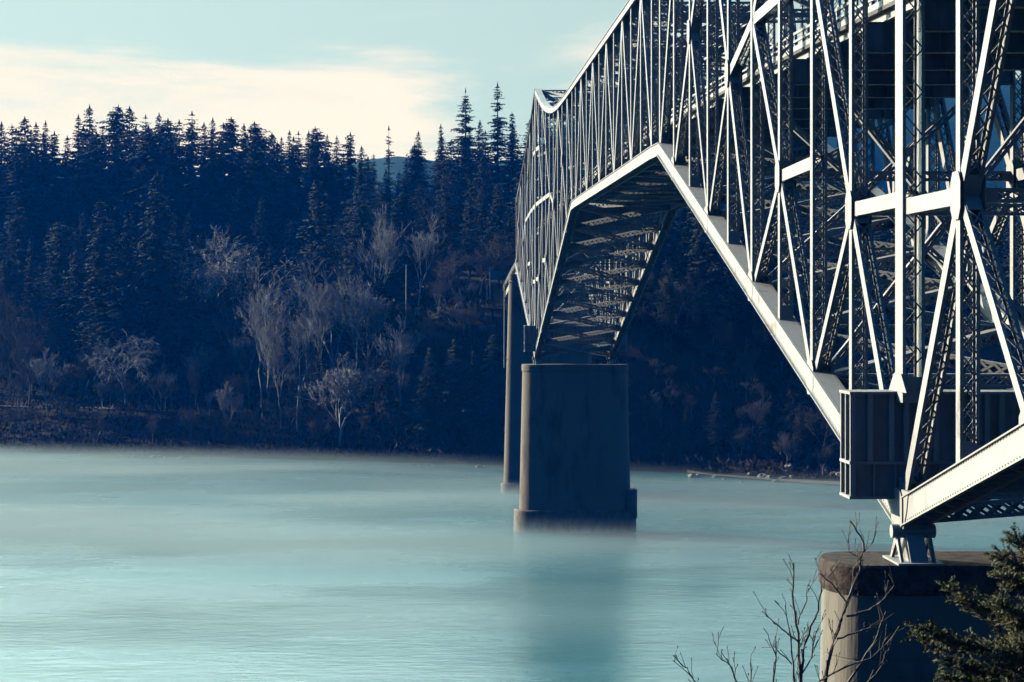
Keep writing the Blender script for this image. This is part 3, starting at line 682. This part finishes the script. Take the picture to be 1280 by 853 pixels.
pale(578, 306, 26, BROWN, BRH, 'round brown bare tree beside the road end, left of the bridge', 1.1)
pale(600, 285, 34, BROWN, BRH, 'second round brown bare tree, behind and above the first near the bridge end', 1.0, 2)
pale(815, 486, 10, PALE[3], PH[3], 'pale bare tree in the dark bank just right of the mid river pier', 1.1, 1)
pale(300, 280, 58, PALE[2], PH[2], 'spreading greyish bare tree half way up the dark slope', .8, 2)
pale(8, 288, 50, BARE[0], BH[0], 'greyish bare tree at the left edge half way up the slope', .9)
pale(70, 500, 25, PALE[3], PH[3], 'thin pale sapling on the bench left of the weeping tree', .6, 2)
pale(1030, 480, 16, BROWN, BRH, 'brown bare tree on the bank beside the gravel bar', 1.0, 1)
for i, (px, pt) in enumerate(((30, 360), (42, 382), (66, 385), (100, 400), (118, 395), (205, 380), (300, 360), (13, 395))):
    y = sh(px, 34 + 5 * (i % 3)); k = i % 3
    tree('bare_tree', BARE[k], px2x(px, y), y, 'bare trunk wrapped in yellow green ivy on the left slope', 'bare tree', top_h(px, pt, y), BH[k], i, 'ivy covered trunks', .7, IVY[i % 2])
for i, (px, pt) in enumerate(((372, 345), (440, 318), (458, 350), (312, 388), (352, 415), (60, 432), (206, 448), (244, 425), (500, 392), (262, 478), (22, 470), (395, 440), (470, 440), (330, 330), (128, 470), (545, 360))):
    y = sh(px, 12 + 6 * (i % 4)); k = (0, 1, 3)[i % 3]
    tree('bare_tree', PALE[k], px2x(px, y), y, 'slim pale bare tree in the leafless thicket on the middle slope', 'bare tree', top_h(px, pt, y), PH[k], i * 1.3, 'slim pale trees in the thicket', rnd.uniform(.8, 1.1))
for row, (s, n_) in enumerate(((9, 36), (20, 36), (34, 38), (46, 34))):
    for i in range(n_):
        x = -125 + 270 * (i + rnd.uniform(-.4, .4)) / n_; y = shore(x) + s + rnd.uniform(-4, 4); px = 526 + x * F / y
        if not (-40 < px < 1120) or (XL - 8 < x < XR + 8 and s > 15): continue
        k = rnd.randrange(5); h = rnd.uniform(5, 9) if row < 1 else rnd.uniform(8, 15)
        if x > 0 and row > 0: h *= .8
        tree('bare_tree', BARE[k], x, y, 'leafless greyish brown tree in the thicket along the far bank', 'bare tree', h, BH[k], rnd.uniform(0, 6), 'leafless trees along the far bank', rnd.uniform(.85, 1.2))
for i in range(110):
    x = rnd.uniform(-34, 84); s = rnd.uniform(5, 30); y = shore(x) + s
    if XL - 5 < x < XR + 4 and s > 14: continue
    k = rnd.choice((1, 3, 4, 0)); tree('bare_tree', BARE[k], x, y, 'low leafless shrub of brownish twigs on the steep far bank', 'shrub', rnd.uniform(3.5, 7), BH[k], rnd.uniform(0, 6), 'leafless shrubs on the steep far bank', rnd.uniform(1.0, 1.5))
# bank brush: one uncountable mass
r = random.Random(99); bm = MB()
for i in range(42000):
    x = r.uniform(-130, 150); s = r.random() ** 1.3 * 58 + .8
    y = shore(x) + s
    if XL - 1 < x < XR + 1 and s > 10: continue
    z = ground(x, y); a = r.uniform(0, 6.28); l = r.uniform(.3, 1.2) * (1.5 if -25 < x < 60 else 1); d = Vector((math.cos(a) * l * .6, math.sin(a) * l * .6, l * r.uniform(.5, 1.2))); w = Vector((-math.sin(a), math.cos(a), r.uniform(-.4, .4))) * l * r.uniform(.08, .3)
    p = Vector((x, y, z - .05))
    bm.quad(p[:], (p + d * .55 + w)[:], (p + d)[:], (p + d * .55 - w)[:])
o = stuff(bm.build('bank_undergrowth', M['brush'])); tag(o, 'low brown brush covering the whole far bank above the water', 'undergrowth')

# ------------------------------------------------------------------ rocks on the shore
def rock_mesh(seed):
    r = random.Random(seed); bm = MB(); n, mm = 9, 6; rings = []
    for i in range(mm):
        th = math.pi * (i + .35) / mm; ring = []
        for j in range(n):
            a = 6.283 * j / n; q = 1 + .35 * noise.noise(Vector((math.cos(a) * math.sin(th) * 1.3 + seed * 3.1, math.sin(a) * math.sin(th) * 1.3, math.cos(th) * 1.3))) + r.uniform(-.06, .06)
            ring.append((math.sin(th) * math.cos(a) * q, math.sin(th) * math.sin(a) * q, .65 * math.cos(th) * q))
        rings.append(ring)
    rings.reverse(); bm.rings(rings); return bm.mesh('shore_rock', M['rock'])
ROCK = [rock_mesh(i) for i in range(5)]
def rock(px, py, s, label, group):
    d = HC * F / (py - 381); o = place('shore_rock', ROCK[rnd.randrange(5)]); o.location = (px2x(px, d), d, max(ground(px2x(px, d), d), 0) + s * .2); o.rotation_euler = (rnd.uniform(-.3, .3), rnd.uniform(-.3, .3), rnd.uniform(0, 6)); o.scale = (s * rnd.uniform(.8, 1.3), s, s * rnd.uniform(.7, 1.1)); tag(o, label, 'rock', group)
for px, py, s in ((98, 568, .25), (120, 568, .2), (150, 570, .3), (168, 571, .5), (178, 571, .35), (190, 572, .65), (199, 572, .6), (207, 573, .4), (216, 573, .3), (226, 574, .65), (232, 574, .5), (241, 574, .3), (262, 575, .35), (285, 576, .25)):
    rock(px, py, s, 'pale stone at the waterline below the left bank', 'stones below the left bank')
for px, py, s in ((598, 584, .65), (606, 584, .4), (523, 582, .2), (540, 582, .2)): rock(px, py, s, 'white stone at the waterline left of the slender pier', 'stones left of the slender pier')
for px, py, s in ((866, 597, .6), (872, 596, .5), (893, 597, .45), (905, 600, .3), (927, 604, .4), (938, 597, .4), (952, 598, .9), (963, 600, .8), (970, 603, .5), (978, 600, .6), (985, 597, .9), (992, 600, .55), (1003, 603, .35), (1012, 599, .4), (1034, 598, .7), (1042, 600, .6), (1050, 601, .8), (1058, 602, .6), (1068, 604, .7)):
    rock(px, py, s * 1.35, 'pale boulder on the gravel bar right of the mid river pier', 'boulders on the gravel bar')

# ------------------------------------------------------------------ far road end: sign, pole
YS = 428.0; zg = ground(15.3, YS)
sg = thing('road_sign', 'green road sign on a white post at the far end of the bridge', 'road sign', (15.3, YS, zg))
bm = MB(); bm.tube([(15.3, YS, zg - .3), (15.3, YS, HC + 8.3)], [.13, .13], 8); bm.build('post', M['paint'], sg)
bm = MB(); bm.box(15.45, 18.3, YS - .2, YS - .12, HC + 5.4, HC + 7.4); bm.build('sign_panel', M['teal_sign'], sg)
og = thing('warning_sign', 'small orange warning sign beside the green road sign', 'road sign', (14.4, YS - 1, zg))
bm = MB(); bm.tube([(14.6, YS - .9, zg - .3), (14.6, YS - .9, HC + 5.2)], [.06, .06], 6); bm.build('post', M['paint'], og)
bm = MB(); bm.box(14.0, 15.1, YS - 1.02, YS - .97, HC + 4.2, HC + 5.3); bm.build('sign_panel', M['orange'], og)
uy = sh(508, 30); ux = px2x(508, uy); bm = MB(); gz = ground(ux, uy)
u_ = thing('utility_pole', 'pale utility pole with a short cross arm below the rounded bare tree', 'utility pole', (ux, uy, gz))
ztop = HC + (381 - 331) * uy / F
bm.tube([(ux, uy, gz - .5), (ux, uy, ztop)], [.2, .13], 8); bm.build('pole', M['pale_twig'], u_)
bm = MB(); bm.bar((ux - 1.1, uy - .15, ztop - .7), (ux + 1.1, uy - .15, ztop - .7), (0, 0, 1), .12, .1); bm.build('cross_arm', M['bark'], u_)

# ------------------------------------------------------------------ foreground: bare sapling and a fir
YF = 26.0
def fp(px, py, y=YF): return Vector(((px - 526) * y / F, y, HC - (py - 381) * y / F))
gx, gy = 5.0, YF + .3; gz = near_ground(gx, gy)
sap = thing('bare_sapling', 'leafless many stemmed young tree in front of the near pier', 'bare tree', (gx, gy, gz))
r = random.Random(5); tr = MB(); tw = MB()
STEMS = [([(1020, 930), (1032, 853), (1046, 799), (1060, 755), (1077, 713), (1080.6, 679), (1063.4, 652)], .034), ([(1060, 772), (1087, 763), (1105, 748), (1118.5, 732)], .018), ([(1030, 920), (1063, 853), (1094, 806), (1111, 765)], .024),
         ([(1010, 920), (1002, 853), (1008, 806), (1025, 765), (1029, 735)], .027), ([(1004, 900), (1001, 853), (998, 792), (991, 744), (992, 703)], .026), ([(1000, 900), (991, 853), (988, 806), (979, 755)], .02), ([(1001, 806), (977, 786), (960, 772)], .014),
         ([(985, 920), (964, 853), (969, 820), (958, 794)], .018), ([(965, 930), (922, 853), (914, 834), (897, 820)], .016), ([(930, 930), (868, 853), (861, 837), (852, 832)], .013), ([(950, 900), (940, 853), (941, 826)], .013),
         ([(1046, 799), (1075, 790), (1092, 783), (1105, 790)], .014), ([(1025, 853), (1050, 836), (1088, 822), (1112, 802)], .016), ([(1060, 755), (1040, 730), (1022, 716)], .013), ([(1080, 690), (1092, 675)], .008), ([(1077, 700), (1062, 690), (1060, 672)], .008)]
STEMS += [([(1040, 930), (1075, 862), (1098, 838), (1108, 812)], .016), ([(1000, 850), (1014, 820), (1020, 788)], .013), ([(996, 780), (1008, 752), (1010, 735)], .010), ([(990, 830), (972, 812), (966, 806)], .01)]
base = Vector((gx, gy, gz - .3)); hub = Vector((gx + .1, gy, lerp(gz, fp(1000, 930).z, .55)))
tr.tube([base[:], hub[:]], [.10, .075], 8)
def twigs(pts, rad, lev):
    for i in range(len(pts) - 1):
        a, b_ = pts[i], pts[i + 1]; n = max(1, int((b_ - a).length / .10))
        for j in range(n):
            if r.random() < (.62 if lev == 0 else .35):
                p = a.lerp(b_, (j + r.random()) / n); d = (b_ - a).normalized(); sd = Vector((r.uniform(-1, 1), r.uniform(-1, 1) * .8, r.uniform(-.2, .7)))
                d2 = (d * r.uniform(.5, 1.1) + sd * .8 + Vector((0, 0, .25))).normalized(); L = r.uniform(.06, .34) * (1 if lev == 0 else .5)
                q = [p, p + d2 * L * .5 + Vector((r.uniform(-.02, .02), 0, .01)), p + d2 * L + Vector((r.uniform(-.03, .03), 0, .03))]
                tw.tube([v[:] for v in q], [.006, .005, .0045], 4)
                tw.tube([(q[2] - d2 * .008)[:], (q[2] + d2 * .012)[:], (q[2] + d2 * .03)[:]], [.004, .008, .002], 5)   # bud
                if lev == 0 and L > .16: twigs(q, .005, 1)
for ps, rd in STEMS:
    dy = r.uniform(-.5, .5) if ps[0][1] > 855 else 0
    pts = [fp(px, py) + Vector((0, dy * (py < 900) * .4 + r.uniform(-.05, .05), 0)) for px, py in ps]
    if ps[0][1] > 860: tr.tube([hub[:], pts[0][:]], [rd * 1.7, rd * 1.15], 6)
    fin = []
    for i in range(len(pts) - 1):
        for j in range(4):
            fin.append(pts[i].lerp(pts[i + 1], j / 4) + Vector((r.uniform(-.012, .012), r.uniform(-.02, .02), r.uniform(-.01, .01))))
    fin.append(pts[-1]); n = len(fin)
    tr.tube([v[:] for v in fin], [lerp(rd, max(.006, rd * .3), i / (n - 1)) for i in range(n)], 6)
    twigs(fin, rd, 0)
tr.build('trunk', M['sapling'], sap); tw.build('crown', M['sapling'], sap)

YN = 24.0
fx = (1318 - 526) * YN / F; fz = near_ground(fx, YN)
fir = thing('fir_tree', 'nearby green fir with sunlit bough tips at the lower right corner', 'conifer', (fx, YN, fz))
tb = MB(); tb.tube([(fx, YN, fz - .3), (fx, YN, 28), (fx + .05, YN, 31.2)], [.2, .09, .02], 8); tb.build('trunk', M['bark'], fir)
nb = MB(); lb = MB(); r = random.Random(11)
def spray(p, d, L):
    """a flat fan of needle-clad twiglets"""
    d = d.normalized(); n = max(2, int(L / .028))
    side = d.cross(Vector((0, 0, 1))).normalized() if abs(d.z) < .95 else Vector((1, 0, 0))
    for i in range(n):
        q = p + d * (L * i / n) + Vector((0, 0, -.06 * L * (i / n) ** 2))
        for k in range(5):
            a = r.uniform(0, 6.28); o = (side * math.cos(a) + side.cross(d) * math.sin(a)); l = r.uniform(.022, .042); e = q + d * l * .75 + o * l * .8; w = d.cross(o) * .0045
            nb.quad((q - w)[:], (q + w)[:], (e + w * .7)[:], (e - w * .7)[:])
def bough(p0, p1, thick, subs):
    n = 9; pts = [p0.lerp(p1, i / n) + Vector((0, 0, -.10 * (p1 - p0).length * math.sin(math.pi * i / n))) for i in range(n + 1)]
    lb.tube([v[:] for v in pts], [lerp(thick, .005, i / n) for i in range(n + 1)], 5); D = (p1 - p0).normalized()
    for s_ in range(int(subs * 2.5)):
        q = r.random() ** .8; i = min(n - 1, int(q * n)); b_ = pts[i].lerp(pts[i + 1], q * n - i)
        sd = Vector((r.uniform(-1, 1), r.uniform(-1, 1), r.uniform(-.35, .5))); d = (D * r.uniform(.4, 1.1) + sd * .75).normalized(); L = r.uniform(.14, .42) * (1.15 - .5 * q)
        e = b_ + d * L; lb.tube([b_[:], e[:]], [.006, .003], 3); spray(b_ + d * L * .15, d, L * .95)
        for _ in range(3):
            dd = (d + Vector((r.uniform(-1, 1), r.uniform(-1, 1), r.uniform(-.3, .4))) * .7).normalized(); spray(b_ + d * L * r.uniform(.3, .9), dd, L * r.uniform(.3, .6))
    spray(pts[-2], D, .12)
z_ = lambda py: HC - (py - 381) * YN / F
for (pa, pb, dy, th, sb) in (((1318, 706), (1249, 694), -.2, .014, 24), ((1318, 716), (1272, 672), .1, .012, 22), ((1318, 740), (1262, 722), .25, .014, 26),
                             ((1322, 800), (1140, 776), -.5, .03, 60), ((1322, 790), (1196, 738), .1, .025, 48), ((1322, 775), (1235, 745), -.6, .02, 40), ((1322, 812), (1165, 800), .4, .025, 52), ((1322, 838), (1186, 822), -.3, .025, 52),
                             ((1322, 850), (1200, 850), .3, .025, 50), ((1322, 880), (1176, 872), -.1, .03, 50), ((1322, 820), (1230, 800), -.8, .02, 46), ((1322, 850), (1235, 838), -.9, .02, 46), ((1322, 760), (1255, 766), -.5, .02, 40), ((1322, 900), (1200, 905), .6, .03, 40),
                             ((1322, 740), (1420, 720), .2, .02, 20), ((1322, 800), (1480, 790), -.3, .03, 24), ((1322, 850), (1500, 850), .4, .03, 24), ((1322, 800), (1330, 790), 1.5, .03, 20), ((1322, 850), (1330, 840), 1.8, .03, 20)):
    p0 = fp(*pa, YN); p0.x = fx; p1 = fp(*pb, YN); p1.y = YN + dy; bough(p0, p1, th, sb)
for i in range(26):                                   # boughs below the picture's edge
    zz = lerp(28.0, fz + 2.5, i / 26); a = i * 2.4; L = 1.6 + i * .05; bough(Vector((fx, YN, zz)), Vector((fx + math.cos(a) * L, YN + math.sin(a) * L, zz - .5)), .03, 8)
lb.build('branch', M['bark'], fir); nb.build('crown', M['near_needle'], fir)

# ------------------------------------------------------------------ river mist and air
bm = MB(); bm.box(-420, 420, 110, 470, .06, 3.0)
mist = stuff(bm.build('river_mist', None) if False else place('river_mist', bm.mesh('river_mist', M['water'])))
tag(mist, 'thin pale mist drifting low over the river surface', 'mist')
mm_ = bpy.data.materials.new('river_mist'); mm_.use_nodes = True; t = mm_.node_tree; t.nodes.clear()
out = nd(t, 'ShaderNodeOutputMaterial'); pv = nd(t, 'ShaderNodeVolumePrincipled'); pv.inputs['Color'].default_value = (0.76, 0.97, 1.0, 1); pv.inputs['Anisotropy'].default_value = 0.0
g_ = nd(t, 'ShaderNodeNewGeometry'); mpn = nd(t, 'ShaderNodeMapping'); mpn.inputs['Scale'].default_value = (.010, .024, .25); lk(t, g_.outputs['Position'], mpn.inputs[0])
n1 = nd(t, 'ShaderNodeTexNoise'); n1.inputs['Scale'].default_value = 1; n1.inputs['Detail'].default_value = 3; lk(t, mpn.outputs[0], n1.inputs[0])
sp = nd(t, 'ShaderNodeSeparateXYZ'); lk(t, g_.outputs['Position'], sp.inputs[0])
dn = mth(t, 'MULTIPLY', mth(t, 'MULTIPLY_ADD', sstep(t, n1.outputs[0], .40, .68), .85, .15), sstep(t, sp.outputs[2], 2.9, .1))
fy = mth(t, 'MULTIPLY', mth(t, 'MULTIPLY_ADD', sstep(t, sp.outputs[1], 190, 320), .65, .35), mth(t, 'MULTIPLY_ADD', sstep(t, sp.outputs[0], 45, -70), .8, .35))
sh_d = mth(t, 'SUBTRACT', 393.0, mth(t, 'MULTIPLY_ADD', sp.outputs[0], 0.44, sp.outputs[1]))      # distance from the far shore
fy = mth(t, 'MULTIPLY', fy, mth(t, 'MULTIPLY_ADD', sstep(t, sh_d, 0, 34), .78, .22))
lk(t, mth(t, 'MULTIPLY', mth(t, 'MULTIPLY', dn, fy), 0.19), pv.inputs['Density']); lk(t, pv.outputs[0], out.inputs['Volume'])
mist.data.materials[0] = mm_
bm = MB(); bm.box(-1400, 1400, -70, 1200, -4.4, 160)
hz = stuff(bm.build('haze', M['water'])); tag(hz, 'thin blue air over the river valley', 'haze')
hm = bpy.data.materials.new('haze'); hm.use_nodes = True; t = hm.node_tree; t.nodes.clear()
out = nd(t, 'ShaderNodeOutputMaterial'); pv = nd(t, 'ShaderNodeVolumePrincipled'); pv.inputs['Color'].default_value = (0.0, 0.17, 0.82, 1); pv.inputs['Density'].default_value = 0.00026; pv.inputs['Absorption Color'].default_value = (1, 1, 1, 1)
lk(t, pv.outputs[0], out.inputs['Volume']); hz.data.materials[0] = hm
print('conifers on the slope', cnt, 'objects', len(bpy.data.objects))
